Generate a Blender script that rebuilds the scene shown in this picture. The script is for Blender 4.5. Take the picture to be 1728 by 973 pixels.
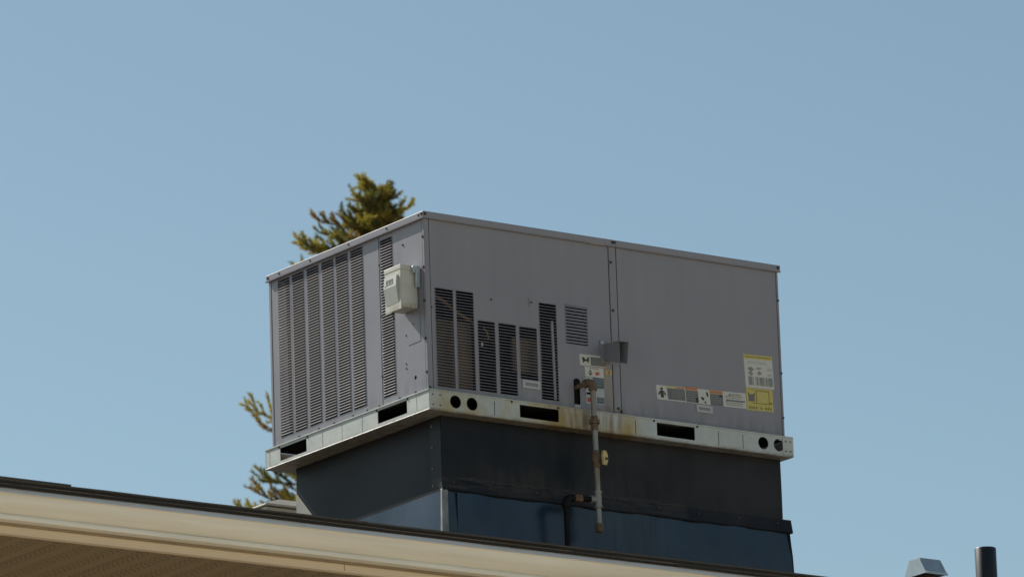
import bpy, math, random
from mathutils import Vector, Matrix
for o in list(bpy.data.objects): bpy.data.objects.remove(o)
S = bpy.context.scene
COL = S.collection
rnd = random.Random(7)

# ------------------------------------------------------------------ camera
YAW, PITCH, ROLL = 0.9488, 0.2566, -0.0341
CAM = Vector((-16.0368, -23.0587, -6.803))
fw = Vector((math.cos(PITCH)*math.cos(YAW), math.cos(PITCH)*math.sin(YAW), math.sin(PITCH)))
rt = fw.cross(Vector((0, 0, 1))).normalized()
up = rt.cross(fw)
r2 = rt*math.cos(ROLL)+up*math.sin(ROLL)
u2 = -rt*math.sin(ROLL)+up*math.cos(ROLL)
cd = bpy.data.cameras.new('camera'); cam = bpy.data.objects.new('camera', cd); COL.objects.link(cam)
cam.matrix_world = Matrix(((r2.x, u2.x, -fw.x, CAM.x), (r2.y, u2.y, -fw.y, CAM.y), (r2.z, u2.z, -fw.z, CAM.z), (0, 0, 0, 1)))
cd.sensor_width = 36; cd.lens = 10602.9/1728*36
cd.clip_start = 0.5; cd.clip_end = 6000
cd.dof.use_dof = True; cd.dof.focus_distance = 28.9; cd.dof.aperture_fstop = 7.5
S.camera = cam

# ------------------------------------------------------------------ sky and sun
SUN = Vector((-0.318, 1.0, 1.0)).normalized()          # towards the sun
w = bpy.data.worlds.new('World'); S.world = w; w.use_nodes = True
wn = w.node_tree.nodes; wl = w.node_tree.links
sk = wn.new('ShaderNodeTexSky'); sk.sky_type = 'NISHITA'; sk.sun_disc = False
sk.sun_elevation = math.asin(SUN.z); sk.sun_rotation = math.atan2(SUN.x, SUN.y)
sk.altitude = 0; sk.air_density = 1.0; sk.dust_density = 0.6; sk.ozone_density = 1.5
tint = wn.new('ShaderNodeMix'); tint.data_type = 'RGBA'; tint.blend_type = 'MULTIPLY'; tint.inputs[0].default_value = 1.0
tint.inputs[7].default_value = (1.0, 1.03, 0.90, 1)
wl.new(sk.outputs[0], tint.inputs[6]); wl.new(tint.outputs[2], wn['Background'].inputs[0]); wn['Background'].inputs[1].default_value = 0.077
sd = bpy.data.lights.new('sun', 'SUN'); so = bpy.data.objects.new('sun', sd); COL.objects.link(so)
sd.energy = 5.0; sd.angle = math.radians(0.53); sd.color = (1.0, 0.94, 0.85)
so.rotation_euler = (-SUN).to_track_quat('-Z', 'Y').to_euler(); so.location = (0, 0, 30)
S.view_settings.view_transform = 'Standard'; S.view_settings.look = 'None'
S.view_settings.exposure = 0.40; S.view_settings.gamma = 1.0
S.render.engine = 'CYCLES'

# ------------------------------------------------------------------ materials
def mat(name, col, rough=0.5, metal=0.0, var=0.12, scale=6.0, bump=0.0, bscale=40.0, stains=(), spec=0.5, stretch=None, coat=0.0):
    """stains: list of (colour, amount, (x0,x1), (z0,z1), soft, noise_scale_vec) in world metres: marks with their own shape"""
    m = bpy.data.materials.new(name); m.use_nodes = True
    N = m.node_tree.nodes; L = m.node_tree.links; b = N['Principled BSDF']
    b.inputs['Roughness'].default_value = rough; b.inputs['Metallic'].default_value = metal
    b.inputs['Specular IOR Level'].default_value = spec
    b.inputs['Coat Weight'].default_value = coat
    g = N.new('ShaderNodeNewGeometry')
    mp = N.new('ShaderNodeMapping'); L.new(g.outputs['Position'], mp.inputs['Vector'])
    if stretch: mp.inputs['Scale'].default_value = stretch
    nz = N.new('ShaderNodeTexNoise'); nz.inputs['Scale'].default_value = scale; nz.inputs['Detail'].default_value = 6
    nz.inputs['Roughness'].default_value = 0.6
    L.new(mp.outputs[0], nz.inputs['Vector'])
    mr = N.new('ShaderNodeMapRange'); mr.inputs['From Min'].default_value = 0.3; mr.inputs['From Max'].default_value = 0.7
    mr.inputs['To Min'].default_value = 1-var; mr.inputs['To Max'].default_value = 1+var
    L.new(nz.outputs['Fac'], mr.inputs['Value'])
    mx = N.new('ShaderNodeVectorMath'); mx.operation = 'SCALE'; mx.inputs[0].default_value = col
    L.new(mr.outputs[0], mx.inputs['Scale'])
    out = mx.outputs[0]
    if stains:
        sp = N.new('ShaderNodeSeparateXYZ'); L.new(g.outputs['Position'], sp.inputs[0])
        for (c, amt, xr, zr, soft, ns) in stains:
            fac = None
            for k, (a, e) in ((0, xr), (2, zr)):
                for val, sgn in ((a, 1), (e, -1)):
                    r = N.new('ShaderNodeMapRange'); r.interpolation_type = 'SMOOTHSTEP'
                    r.inputs['From Min'].default_value = val-soft; r.inputs['From Max'].default_value = val+soft
                    if sgn < 0: r.inputs['To Min'].default_value = 1; r.inputs['To Max'].default_value = 0
                    L.new(sp.outputs[k], r.inputs['Value'])
                    if fac is None: fac = r.outputs[0]
                    else:
                        mm = N.new('ShaderNodeMath'); mm.operation = 'MULTIPLY'; L.new(fac, mm.inputs[0]); L.new(r.outputs[0], mm.inputs[1]); fac = mm.outputs[0]
            m2 = N.new('ShaderNodeMapping'); m2.inputs['Scale'].default_value = ns; L.new(g.outputs['Position'], m2.inputs['Vector'])
            n2 = N.new('ShaderNodeTexNoise'); n2.inputs['Scale'].default_value = 1; n2.inputs['Detail'].default_value = 5; L.new(m2.outputs[0], n2.inputs['Vector'])
            r2_ = N.new('ShaderNodeMapRange'); r2_.inputs['From Min'].default_value = 0.36; r2_.inputs['From Max'].default_value = 0.66
            r2_.inputs['To Max'].default_value = amt; L.new(n2.outputs['Fac'], r2_.inputs['Value'])
            mm = N.new('ShaderNodeMath'); mm.operation = 'MULTIPLY'; L.new(fac, mm.inputs[0]); L.new(r2_.outputs[0], mm.inputs[1])
            mix = N.new('ShaderNodeMix'); mix.data_type = 'RGBA'; mix.inputs[7].default_value = (*c, 1)
            L.new(mm.outputs[0], mix.inputs[0]); L.new(out, mix.inputs[6]); out = mix.outputs[2]
    L.new(out, b.inputs['Base Color'])
    rr = N.new('ShaderNodeMapRange'); rr.inputs['To Min'].default_value = max(0.03, rough-0.1); rr.inputs['To Max'].default_value = min(1, rough+0.1)
    L.new(nz.outputs['Fac'], rr.inputs['Value']); L.new(rr.outputs[0], b.inputs['Roughness'])
    if bump:
        n3 = N.new('ShaderNodeTexNoise'); n3.inputs['Scale'].default_value = bscale; n3.inputs['Detail'].default_value = 3; L.new(mp.outputs[0], n3.inputs['Vector'])
        bp = N.new('ShaderNodeBump'); bp.inputs['Strength'].default_value = 1.0; bp.inputs['Distance'].default_value = bump
        L.new(n3.outputs['Fac'], bp.inputs['Height']); L.new(bp.outputs[0], b.inputs['Normal'])
    return m
RUST = (0.16, 0.085, 0.035); TAN = (0.30, 0.22, 0.13); YEL = (0.34, 0.255, 0.085); DIRT = (0.07, 0.06, 0.05)
M = {}
M['paint'] = mat('grey_cabinet_paint', (0.219, 0.212, 0.236), 0.35, var=0.05, scale=2.6, bump=0.0022, bscale=2.2,
                 stains=[(TAN, 0.85, (1.012, 1.066), (0.12, 0.365), 0.012, (60, 60, 5)), (RUST, 0.6, (0.97, 1.13), (0.095, 0.135), 0.015, (50, 50, 30)),
                         (DIRT, 0.3, (-0.1, 2.3), (0.09, 0.17), 0.05, (25, 25, 6)), (DIRT, 0.07, (-0.1, 2.3), (0.1, 0.92), 0.05, (22, 22, 1.0))])
M['paint_dark'] = mat('grey_cabinet_paint_weathered', (0.20, 0.203, 0.222), 0.5, var=0.10, scale=9)
M['galv'] = mat('galvanised_rail', (0.43, 0.45, 0.43), 0.48, metal=0.2, var=0.10, scale=14, bump=0.0004, bscale=30,
                stains=[(YEL, 1.35, (0.58, 1.19), (-0.05, 0.11), 0.08, (5, 5, 2)), (RUST, 0.7, (0.66, 1.10), (-0.05, 0.11), 0.05, (55, 55, 6)),
                        (YEL, 0.7, (0.02, 0.6), (-0.05, 0.11), 0.05, (14, 14, 9)), (RUST, 0.5, (-0.1, 2.2), (-0.03, 0.012), 0.008, (18, 18, 40))])
M['black'] = mat('black_adapter_paint', (0.0085, 0.0082, 0.0095), 0.42, spec=0.2, var=0.3, scale=5, bump=0.0012, bscale=4,
                 stains=[(DIRT, 0.6, (0.05, 1.5), (-0.345, -0.28), 0.012, (7, 7, 60)), (DIRT, 0.32, (0.35, 1.25), (-0.36, -0.2), 0.05, (30, 30, 5)), ((0.05, 0.045, 0.045), 0.16, (0.1, 2.1), (-0.36, 0.0), 0.05, (17, 17, 2.0)),
                         ((0.034, 0.029, 0.030), 0.85, (0.95, 2.2), (-0.38, 0.02), 0.35, (3, 3, 3)), ((0.004, 0.0055, 0.010), 0.9, (0.05, 0.9), (-0.26, 0.02), 0.06, (4, 4, 5))])
M['black2'] = mat('plain_black_paint', (0.009, 0.0085, 0.0115), 0.42, var=0.3, scale=4, bump=0.002, bscale=3, spec=0.16)
M['blue'] = mat('dark_blue_curb_metal', (0.007, 0.022, 0.044), 0.26, var=0.45, scale=3, bump=0.004, bscale=2.6, spec=0.55,
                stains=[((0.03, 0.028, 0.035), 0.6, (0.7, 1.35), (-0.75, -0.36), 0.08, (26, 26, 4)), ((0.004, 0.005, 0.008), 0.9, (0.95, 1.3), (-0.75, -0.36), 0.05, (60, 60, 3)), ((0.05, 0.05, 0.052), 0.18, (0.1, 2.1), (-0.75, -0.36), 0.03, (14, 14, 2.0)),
                        ((0.035, 0.03, 0.033), 0.5, (0.1, 2.2), (-0.75, -0.50), 0.06, (5, 5, 5))])
M['bare'] = mat('bare_metal_corner_strip', (0.22, 0.22, 0.20), 0.5, metal=0.3, var=0.5, scale=30, stretch=(1, 1, 0.4))
M['sunpatch'] = mat('sunlit_patch_grey', (0.26, 0.245, 0.22), 0.5, var=0.1, scale=12)  # pale tone of the sunlit patch on the adapter side
M['void'] = mat('dark_cabinet_inside', (0.012, 0.0115, 0.011), 0.9, spec=0.1)
M['coil'] = mat('bronze_coil_fins', (0.08, 0.052, 0.03), 0.5, metal=0.4, var=0.5, scale=9, stretch=(1, 1, 0.35))
M['coil2'] = mat('dark_coil_fins', (0.028, 0.021, 0.014), 0.6, var=0.5, scale=9, spec=0.2)
M['copper'] = mat('dull_copper_tubing', (0.13, 0.085, 0.05), 0.6, metal=0.2)
M['screw'] = mat('dark_screw_heads', (0.06, 0.058, 0.055), 0.5, metal=0.5, var=0.3, scale=50)
M['rivet'] = mat('grey_rivets', (0.2, 0.2, 0.2), 0.5, metal=0.4)
M['beige'] = mat('aged_beige_plastic_enclosure', (0.47, 0.47, 0.42), 0.55, var=0.08, scale=18,
                 stains=[((0.22, 0.17, 0.09), 0.6, (-0.2, 0.05), (0.49, 0.525), 0.015, (40, 40, 30))])
M['beige2'] = mat('grey_beige_handle', (0.40, 0.42, 0.39), 0.55, var=0.08, scale=18)
M['pipe'] = mat('weathered_grey_gas_pipe', (0.24, 0.24, 0.22), 0.5, metal=0.35, var=0.25, scale=30, stretch=(1, 1, 0.3),
                stains=[(RUST, 0.8, (0.7, 1.1), (-0.30, -0.17), 0.03, (70, 70, 9)), ((0.2, 0.14, 0.09), 0.8, (0.7, 1.1), (0.05, 0.3), 0.05, (30, 30, 12))])
M['rust'] = mat('rusty_fittings', (0.13, 0.085, 0.05), 0.8, var=0.45, scale=60, bump=0.0006, bscale=150)
M['brass'] = mat('tarnished_brass_valve', (0.17, 0.10, 0.055), 0.5, metal=0.4, var=0.3, scale=60)
M['valve'] = mat('yellowed_valve_handle', (0.50, 0.40, 0.17), 0.5, var=0.25, scale=60)
M['bpipe'] = mat('black_iron_pipe', (0.006, 0.0065, 0.007), 0.7, var=0.3, scale=30, spec=0.2)
M['abs'] = mat('black_plastic_vent_pipe', (0.012, 0.0115, 0.011), 0.4, var=0.4, scale=25, stretch=(1, 1, 0.2))
M['galv2'] = mat('plain_galvanised_sheet', (0.38, 0.44, 0.48), 0.36, metal=0.3, var=0.12, scale=20)
M['white'] = mat('white_label_stock', (0.48, 0.48, 0.44), 0.5, var=0.06, scale=60)
M['lgrey'] = mat('faded_grey_label', (0.36, 0.38, 0.38), 0.5, var=0.06, scale=60)
M['ink'] = mat('black_print', (0.03, 0.03, 0.03), 0.6)
M['dgrey'] = mat('dark_grey_print_block', (0.125, 0.13, 0.13), 0.6, var=0.1, scale=80)
M['tgrey'] = mat('small_grey_print', (0.20, 0.21, 0.21), 0.6, var=0.3, scale=300)
M['orange'] = mat('orange_print', (0.42, 0.17, 0.06), 0.6, var=0.15, scale=100)
M['yellow'] = mat('yellow_label', (0.46, 0.40, 0.12), 0.55, var=0.06, scale=60)
M['dyel'] = mat('dark_yellow_print', (0.22, 0.17, 0.03), 0.6)
M['red'] = mat('red_print', (0.38, 0.05, 0.05), 0.6)
M['green'] = mat('green_print', (0.05, 0.20, 0.14), 0.6)
M['bluep'] = mat('blue_grey_print_block', (0.07, 0.10, 0.12), 0.6)
M['cream'] = mat('cream_painted_metal', (0.83, 0.78, 0.67), 0.42, var=0.035, scale=3, stretch=(0.3, 1, 1), bump=0.0005, bscale=2,
                 stains=[((0.40, 0.33, 0.22), 0.35, (-9, 9), (-1.2, -0.9), 0.02, (0.8, 10, 14))])
M['drip'] = mat('white_drip_edge', (0.62, 0.62, 0.62), 0.4, var=0.06, scale=5)
M['fascia'] = mat('tan_fascia', (0.70, 0.56, 0.39), 0.5, var=0.04, scale=3, stretch=(0.3, 1, 1))
M['strip'] = mat('brown_gutter_shade', (0.26, 0.20, 0.12), 0.6)  # brown of the shaded band below the gutter lip
M['deck'] = mat('dark_shingle_roof', (0.05, 0.047, 0.043), 0.9, var=0.4, scale=60)
M['wall'] = mat('beige_stucco_wall', (0.42, 0.36, 0.27), 0.85, var=0.1, scale=8, bump=0.003, bscale=60)
M['shing'] = [mat('asphalt_shingle_%s' % n, c, 0.9, var=0.35, scale=120, bump=0.001, bscale=200) for n, c in
              (('brown', (0.13, 0.10, 0.07)), ('charcoal', (0.014, 0.0135, 0.013)), ('grey', (0.055, 0.05, 0.043)))]
M['ground'] = mat('pale_concrete_lot', (0.50, 0.43, 0.33), 0.9, var=0.15, scale=0.4)
M['ventbox'] = mat('pale_beige_vent_metal', (0.48, 0.45, 0.36), 0.5, var=0.08, scale=12)
M['bark'] = mat('spruce_bark', (0.10, 0.072, 0.05), 0.9, var=0.35, scale=25)
M['needle'] = [mat('spruce_needles_%s' % n, c, 0.6, var=0.3, scale=7) for n, c in
               (('olive', (0.36, 0.31, 0.045)), ('dark', (0.085, 0.11, 0.03)), ('rusty', (0.22, 0.14, 0.05)))]

for m_ in M['needle']:
    N_ = m_.node_tree.nodes; L_ = m_.node_tree.links; p_ = N_['Principled BSDF']
    t_ = N_.new('ShaderNodeBsdfTranslucent'); x_ = N_.new('ShaderNodeMixShader'); x_.inputs[0].default_value = 0.45
    L_.new(p_.inputs['Base Color'].links[0].from_socket, t_.inputs['Color'])
    L_.new(p_.outputs[0], x_.inputs[1]); L_.new(t_.outputs[0], x_.inputs[2]); L_.new(x_.outputs[0], N_['Material Output'].inputs['Surface'])

def soffit_mat():
    m = bpy.data.materials.new('brown_perforated_soffit'); m.use_nodes = True
    N = m.node_tree.nodes; L = m.node_tree.links; b = N['Principled BSDF']
    g = N.new('ShaderNodeNewGeometry'); sp = N.new('ShaderNodeSeparateXYZ'); L.new(g.outputs['Position'], sp.inputs[0])
    def mth(op, a, bb=None):
        n = N.new('ShaderNodeMath'); n.operation = op
        for i, v in enumerate((a, bb)):
            if v is None: continue
            if isinstance(v, (int, float)): n.inputs[i].default_value = v
            else: L.new(v, n.inputs[i])
        return n.outputs[0]
    P = 0.0115
    fx = mth('SUBTRACT', mth('FRACT', mth('DIVIDE', sp.outputs[0], P)), 0.5)
    row = mth('MULTIPLY', mth('SINE', mth('MULTIPLY', mth('FLOOR', mth('DIVIDE', sp.outputs[0], P)), 12.9898)), 437.58)
    fy = mth('SUBTRACT', mth('FRACT', mth('ADD', mth('DIVIDE', sp.outputs[1], P*3.4), row)), 0.5)
    d = mth('SQRT', mth('ADD', mth('MULTIPLY', fx, fx), mth('MULTIPLY', mth('MULTIPLY', fy, 1.3), mth('MULTIPLY', fy, 1.3))))
    hole = mth('LESS_THAN', d, 0.30)
    band = mth('GREATER_THAN', mth('FRACT', mth('DIVIDE', mth('ADD', sp.outputs[0], 0.02), 0.1333)), 0.38)
    nz = N.new('ShaderNodeTexNoise'); nz.inputs['Scale'].default_value = 14; L.new(g.outputs['Position'], nz.inputs['Vector'])
    fac = mth('MULTIPLY', mth('MULTIPLY', hole, band), mth('ADD', mth('MULTIPLY', nz.outputs['Fac'], 0.9), 0.3))
    mix = N.new('ShaderNodeMix'); mix.data_type = 'RGBA'
    mix.inputs[6].default_value = (0.235, 0.168, 0.092, 1); mix.inputs[7].default_value = (0.025, 0.015, 0.007, 1)
    L.new(fac, mix.inputs[0]); L.new(mix.outputs[2], b.inputs['Base Color']); b.inputs['Roughness'].default_value = 0.6
    return m
M['soffit'] = soffit_mat()

# ------------------------------------------------------------------ mesh helpers
class MB:
    def __init__(s): s.v = []; s.f = []; s.m = []
    def add(s, vs, fs, mi=0):
        n = len(s.v); s.v += [tuple(p) for p in vs]; s.f += [tuple(n+i for i in f) for f in fs]; s.m += [mi]*len(fs); return s
    def box(s, x0, x1, y0, y1, z0, z1, mi=0):
        return s.add([(x0, y0, z0), (x1, y0, z0), (x1, y1, z0), (x0, y1, z0), (x0, y0, z1), (x1, y0, z1), (x1, y1, z1), (x0, y1, z1)],
                     [(0, 3, 2, 1), (4, 5, 6, 7), (0, 1, 5, 4), (1, 2, 6, 5), (2, 3, 7, 6), (3, 0, 4, 7)], mi)
    def hexa(s, p, mi=0):   # 8 points ordered as box
        return s.add(p, [(0, 3, 2, 1), (4, 5, 6, 7), (0, 1, 5, 4), (1, 2, 6, 5), (2, 3, 7, 6), (3, 0, 4, 7)], mi)
    def tube(s, pts, rad, n=12, mi=0, cap=True):
        pts = [Vector(p) for p in pts]
        if not isinstance(rad, (list, tuple)): rad = [rad]*len(pts)
        rings = []; base = len(s.v)
        ref = None
        for i, p in enumerate(pts):
            t = (pts[min(i+1, len(pts)-1)]-pts[max(i-1, 0)])
            if t.length < 1e-9: t = Vector((0, 0, 1))
            t.normalize()
            if ref is None:
                ref = t.orthogonal().normalized()
            ref = (ref-t*ref.dot(t))
            if ref.length < 1e-6: ref = t.orthogonal()
            ref.normalize(); bi = t.cross(ref)
            for k in range(n):
                a = 2*math.pi*k/n
                s.v.append(tuple(p+(ref*math.cos(a)+bi*math.sin(a))*rad[i]))
        for i in range(len(pts)-1):
            for k in range(n):
                k2 = (k+1) % n
                s.f.append((base+i*n+k, base+i*n+k2, base+(i+1)*n+k2, base+(i+1)*n+k)); s.m.append(mi)
        if cap:
            s.f.append(tuple(base+k for k in reversed(range(n)))); s.m.append(mi)
            e = base+(len(pts)-1)*n
            s.f.append(tuple(e+k for k in range(n))); s.m.append(mi)
        return s
    def extrude_profile(s, prof, x0, x1, mi=0, closed=False):   # prof of (y,z) swept along x
        n = len(prof)
        vs = [(x0, y, z) for y, z in prof]+[(x1, y, z) for y, z in prof]
        fs = [(i, (i+1) % n, n+(i+1) % n, n+i) for i in range(n if closed else n-1)]
        if closed: fs += [tuple(reversed(range(n))), tuple(range(n, 2*n))]
        return s.add(vs, fs, mi)
    def mesh(s, name, mats, off=(0, 0, 0), smooth=False):
        me = bpy.data.meshes.new(name)
        me.from_pydata([(x-off[0], y-off[1], z-off[2]) for x, y, z in s.v], [], s.f)
        for m in (mats if isinstance(mats, (list, tuple)) else [mats]): me.materials.append(m)
        me.polygons.foreach_set('material_index', s.m)
        if smooth: me.polygons.foreach_set('use_smooth', [True]*len(s.f))
        me.validate(); me.update()
        return me
    def build(s, name, mats, parent=None, smooth=False, bevel=0, origin=None):
        # vertices are world coordinates; the object sits at origin (default: its parent's world place)
        po = wpos(parent) if parent else Vector((0, 0, 0))
        og = Vector(origin) if origin is not None else po
        o = bpy.data.objects.new(name, s.mesh(name, mats, og, smooth)); COL.objects.link(o)
        o.parent = parent; o.location = og-po
        if bevel:
            b = o.modifiers.new('bevel', 'BEVEL'); b.width = bevel; b.segments = 2; b.limit_method = 'ANGLE'
        if smooth:
            e = o.modifiers.new('es', 'EDGE_SPLIT'); e.split_angle = math.radians(40)
        return o
def wpos(o):
    p = Vector((0, 0, 0))
    while o is not None: p = p+o.location; o = o.parent
    return p
def empty(name, loc, label=None, cat=None, group=None):
    o = bpy.data.objects.new(name, None); COL.objects.link(o); o.location = loc; o.empty_display_size = 0.1
    tag(o, label, cat, group); return o
def tag(o, label=None, cat=None, group=None, kind=None):
    if label: o['label'] = label
    if cat: o['category'] = cat
    if group: o['group'] = group
    if kind: o['kind'] = kind
    return o
def inst(name, me, parent, loc, rot=None, scale=None):
    o = bpy.data.objects.new(name, me); COL.objects.link(o); o.parent = parent
    o.location = Vector(loc)-(wpos(parent) if parent else Vector((0, 0, 0)))
    if rot is not None: o.rotation_euler = rot
    if scale is not None: o.scale = scale
    return o
def sheet(ax, plane, th, u0, u1, v0, v1, holes=(), circles=(), sign=1):
    """folded-metal sheet with cut openings; ax 'x' faces -X (u=y), 'y' faces -Y (u=x); sign=-1 flips the facing"""
    mb = MB()
    def P(u, v, d):
        d = plane+d*sign
        return (d, u, v) if ax == 'x' else (u, d, v)
    us = sorted(set([u0, u1]+[h[0] for h in holes]+[h[1] for h in holes]+[c[0]-c[2]*1.25 for c in circles]+[c[0]+c[2]*1.25 for c in circles]))
    vs = sorted(set([v0, v1]+[h[2] for h in holes]+[h[3] for h in holes]+[c[1]-c[2]*1.25 for c in circles]+[c[1]+c[2]*1.25 for c in circles]))
    us = [u for u in us if u0-1e-9 <= u <= u1+1e-9]; vs = [v for v in vs if v0-1e-9 <= v <= v1+1e-9]
    nu, nv = len(us)-1, len(vs)-1
    def solid(i, j):
        if not (0 <= i < nu and 0 <= j < nv): return False
        cu, cv = (us[i]+us[i+1])/2, (vs[j]+vs[j+1])/2
        return not any(h[0] < cu < h[1] and h[2] < cv < h[3] for h in holes)
    def circ(i, j):
        cu, cv = (us[i]+us[i+1])/2, (vs[j]+vs[j+1])/2
        for c in circles:
            if abs(cu-c[0]) < c[2]*1.25 and abs(cv-c[1]) < c[2]*1.25: return c
        return None
    done = set()
    for i in range(nu):
        for j in range(nv):
            if not solid(i, j): continue
            c = circ(i, j)
            if c:
                if c in done: continue
                done.add(c); n = 32; q = []
                for k in range(n):
                    a = 2*math.pi*k/n; ca, sa = math.cos(a), math.sin(a); m = max(abs(ca), abs(sa)); h = c[2]*1.25
                    q.append(((c[0]+ca*c[2], c[1]+sa*c[2]), (c[0]+ca/m*h, c[1]+sa/m*h)))
                for k in range(n):
                    (a, b), (a2, b2) = q[k], q[(k+1) % n]
                    mb.add([P(*a, 0), P(*b, 0), P(*b2, 0), P(*a2, 0)], [(0, 1, 2, 3)])
                    mb.add([P(*a, th), P(*b, th), P(*b2, th), P(*a2, th)], [(3, 2, 1, 0)])
                    mb.add([P(*a, 0), P(*a2, 0), P(*a2, th), P(*a, th)], [(0, 1, 2, 3)])
                continue
            a, b, e, f = us[i], us[i+1], vs[j], vs[j+1]
            mb.add([P(a, e, 0), P(b, e, 0), P(b, f, 0), P(a, f, 0)], [(0, 1, 2, 3)])
            mb.add([P(a, e, th), P(b, e, th), P(b, f, th), P(a, f, th)], [(3, 2, 1, 0)])
            for (di, dj, p, q) in ((-1, 0, (a, e), (a, f)), (1, 0, (b, e), (b, f)), (0, -1, (a, e), (b, e)), (0, 1, (a, f), (b, f))):
                if not solid(i+di, j+dj):
                    mb.add([P(*p, 0), P(*q, 0), P(*q, th), P(*p, th)], [(0, 1, 2, 3)])
    return mb

# ------------------------------------------------------------------ ground
ZG = -8.4
g = MB(); R_ = 2500
g.add([(-R_, -R_, ZG), (R_, -R_, ZG), (R_, R_, ZG), (-R_, R_, ZG)], [(0, 1, 2, 3)])
tag(g.build('ground', M['ground']), kind='structure')

# ------------------------------------------------------------------ building under the unit
EY, EZ, SL = -1.2, -0.915, 0.167       # eave line and roof slope
def roofz(y): return EZ+0.012+SL*(y-EY)
X0, X1, RY, BY = -7.0, 8.0, 3.4, 8.0
bld = empty('building', (0.5, 3.4, ZG), 'beige building whose shingled eave, cream gutter and brown soffit cross the foreground', 'building')
b = MB(); b.box(X0+0.6, X1-0.6, 0.15, BY-0.15, ZG, -1.07); b.build('wall', M['wall'], bld)
b = MB(); zr = roofz(RY)
b.hexa([(X0, EY+0.03, roofz(EY)-0.02), (X1, EY+0.03, roofz(EY)-0.02), (X1, RY, zr-0.03), (X0, RY, zr-0.03),
        (X0, EY+0.03, roofz(EY)-0.004), (X1, EY+0.03, roofz(EY)-0.004), (X1, RY, zr-0.004), (X0, RY, zr-0.004)])
b.hexa([(X0, RY, zr-0.03), (X1, RY, zr-0.03), (X1, BY+1, roofz(EY)-0.2), (X0, BY+1, roofz(EY)-0.2),
        (X0, RY, zr-0.004), (X1, RY, zr-0.004), (X1, BY+1, roofz(EY)-0.18), (X0, BY+1, roofz(EY)-0.18)])
roof = b.build('roof', M['deck'], bld)
# shingles: thick layered eave edge then courses up the slope
ang = math.atan(SL)
def shingle_mesh(k):
    mb = MB(); r = random.Random(k); n = 6; L0 = 0.5
    th = (0.0032, 0.0128, 0.0075)[k//3]
    top = []; 
    for i in range(n+1):
        x = -L0+i/n*2*L0; dy = r.uniform(-0.003, 0.003)
        top.append((x, dy))
    vs = []
    for x, dy in top: vs += [(x, dy, 0), (x, dy, th+r.uniform(-0.001, 0.001)), (x, 0.32, 0), (x, 0.32, th)]
    fs = []
    for i in range(n):
        a = i*4; c = a+4
        fs += [(a, c, c+1, a+1), (a+1, c+1, c+3, a+3), (a+2, a, c, c+2)[::-1]]
    fs += [(0, 1, 3, 2), (n*4, n*4+2, n*4+3, n*4+1)]
    mb.add(vs, fs); return mb
smesh = [[shingle_mesh(k*3+j).mesh('shingle', M['shing'][k]) for j in range(3)] for k in range(3)]
NSH = 15
for layer in range(5):
    xo = (0.0, 0.43, 0.71, 0.34, -0.15)[layer]
    for i in range(NSH+1):
        x = X0+0.0+xo+i*0.998
        if x-0.5 < X0-0.6 or x+0.5 > X1+0.6 or (layer == 4 and x > -2.7): continue
        yy = EY+(0.006, 0.002, 0.010, 0.004, 0.008)[layer]+rnd.uniform(-0.003, 0.003)
        o = inst('shingle', smesh[(1, 0, 1, 2, 2)[layer]][rnd.randrange(3)], roof, (x, yy, roofz(yy)-0.018+(0, 0.0130, 0.0163, 0.0292, 0.0370)[layer]+rnd.uniform(-0.001, 0.001)),
                 (ang+rnd.uniform(-0.002, 0.004), rnd.uniform(-0.0012, 0.0012), rnd.uniform(-0.002, 0.002)))
for c in range(1, 17):
    for i in range(NSH+1):
        x = X0+(c*0.37) % 1.0+i*0.999
        if x-0.5 < X0-0.6 or x+0.5 > X1+0.6: continue
        y = EY+0.02+c*0.14+rnd.uniform(-0.003, 0.003)
        if -0.25 < y < 1.26 and 0.0-0.45 < x < 2.1+0.45 and False: continue
        inst('shingle', smesh[rnd.randrange(3)][rnd.randrange(3)], roof, (x, y, roofz(y)+0.014), (ang-0.02, 0, rnd.uniform(-0.002, 0.002)))
# drip edge, gutter, fascia, soffit
b = MB(); b.extrude_profile([(-1.15, -0.914), (-1.186, -0.918), (-1.202, -0.9405), (-1.199, -0.9415), (-1.183, -0.922), (-1.15, -0.918)], X0, X1, closed=True)
b.build('drip_edge', M['drip'], bld)
b = MB(); b.box(X0, X1, -1.096, -1.0835, -1.0535, -1.0435); b.build('gutter_shade_strip', M['strip'], bld)  # added strip, its brown stands for the shade under the gutter
prof = [(-1.190, -0.930), (-1.190, -0.952), (-1.187, -0.957)]
for k in range(0, 9):
    a = k/8.0
    prof.append((-1.1865+0.054*a**2.0, -0.958-0.058*a))
prof += [(-1.131, -1.0185), (-1.131, -1.0205), (-1.1475, -1.0220), (-1.1500, -1.0250), (-1.1500, -1.0390), (-1.147, -1.042), (-1.085, -1.043), (-1.083, -0.94)]
b = MB(); b.extrude_profile(prof, X0, X1, closed=True); gut = b.build('gutter', M['cream'], bld, smooth=True)
for xa, xb in ((X0, -4.2), (-4.197, -1.2215), (-1.2185, 1.75), (1.753, 4.7), (4.703, X1)):
    b = MB(); b.box(xa, xb, -1.0825, -1.064, -1.083, -0.93); b.build('fascia_board', M['fascia'], bld)
b = MB(); b.extrude_profile([(-1.088, -1.083), (-1.088, -1.088), (-1.05, -1.088), (-1.05, -1.0835)], X0, X1, closed=True); b.build('fascia_lip', M['fascia'], bld)
x = -2.617-0.4*11
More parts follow.
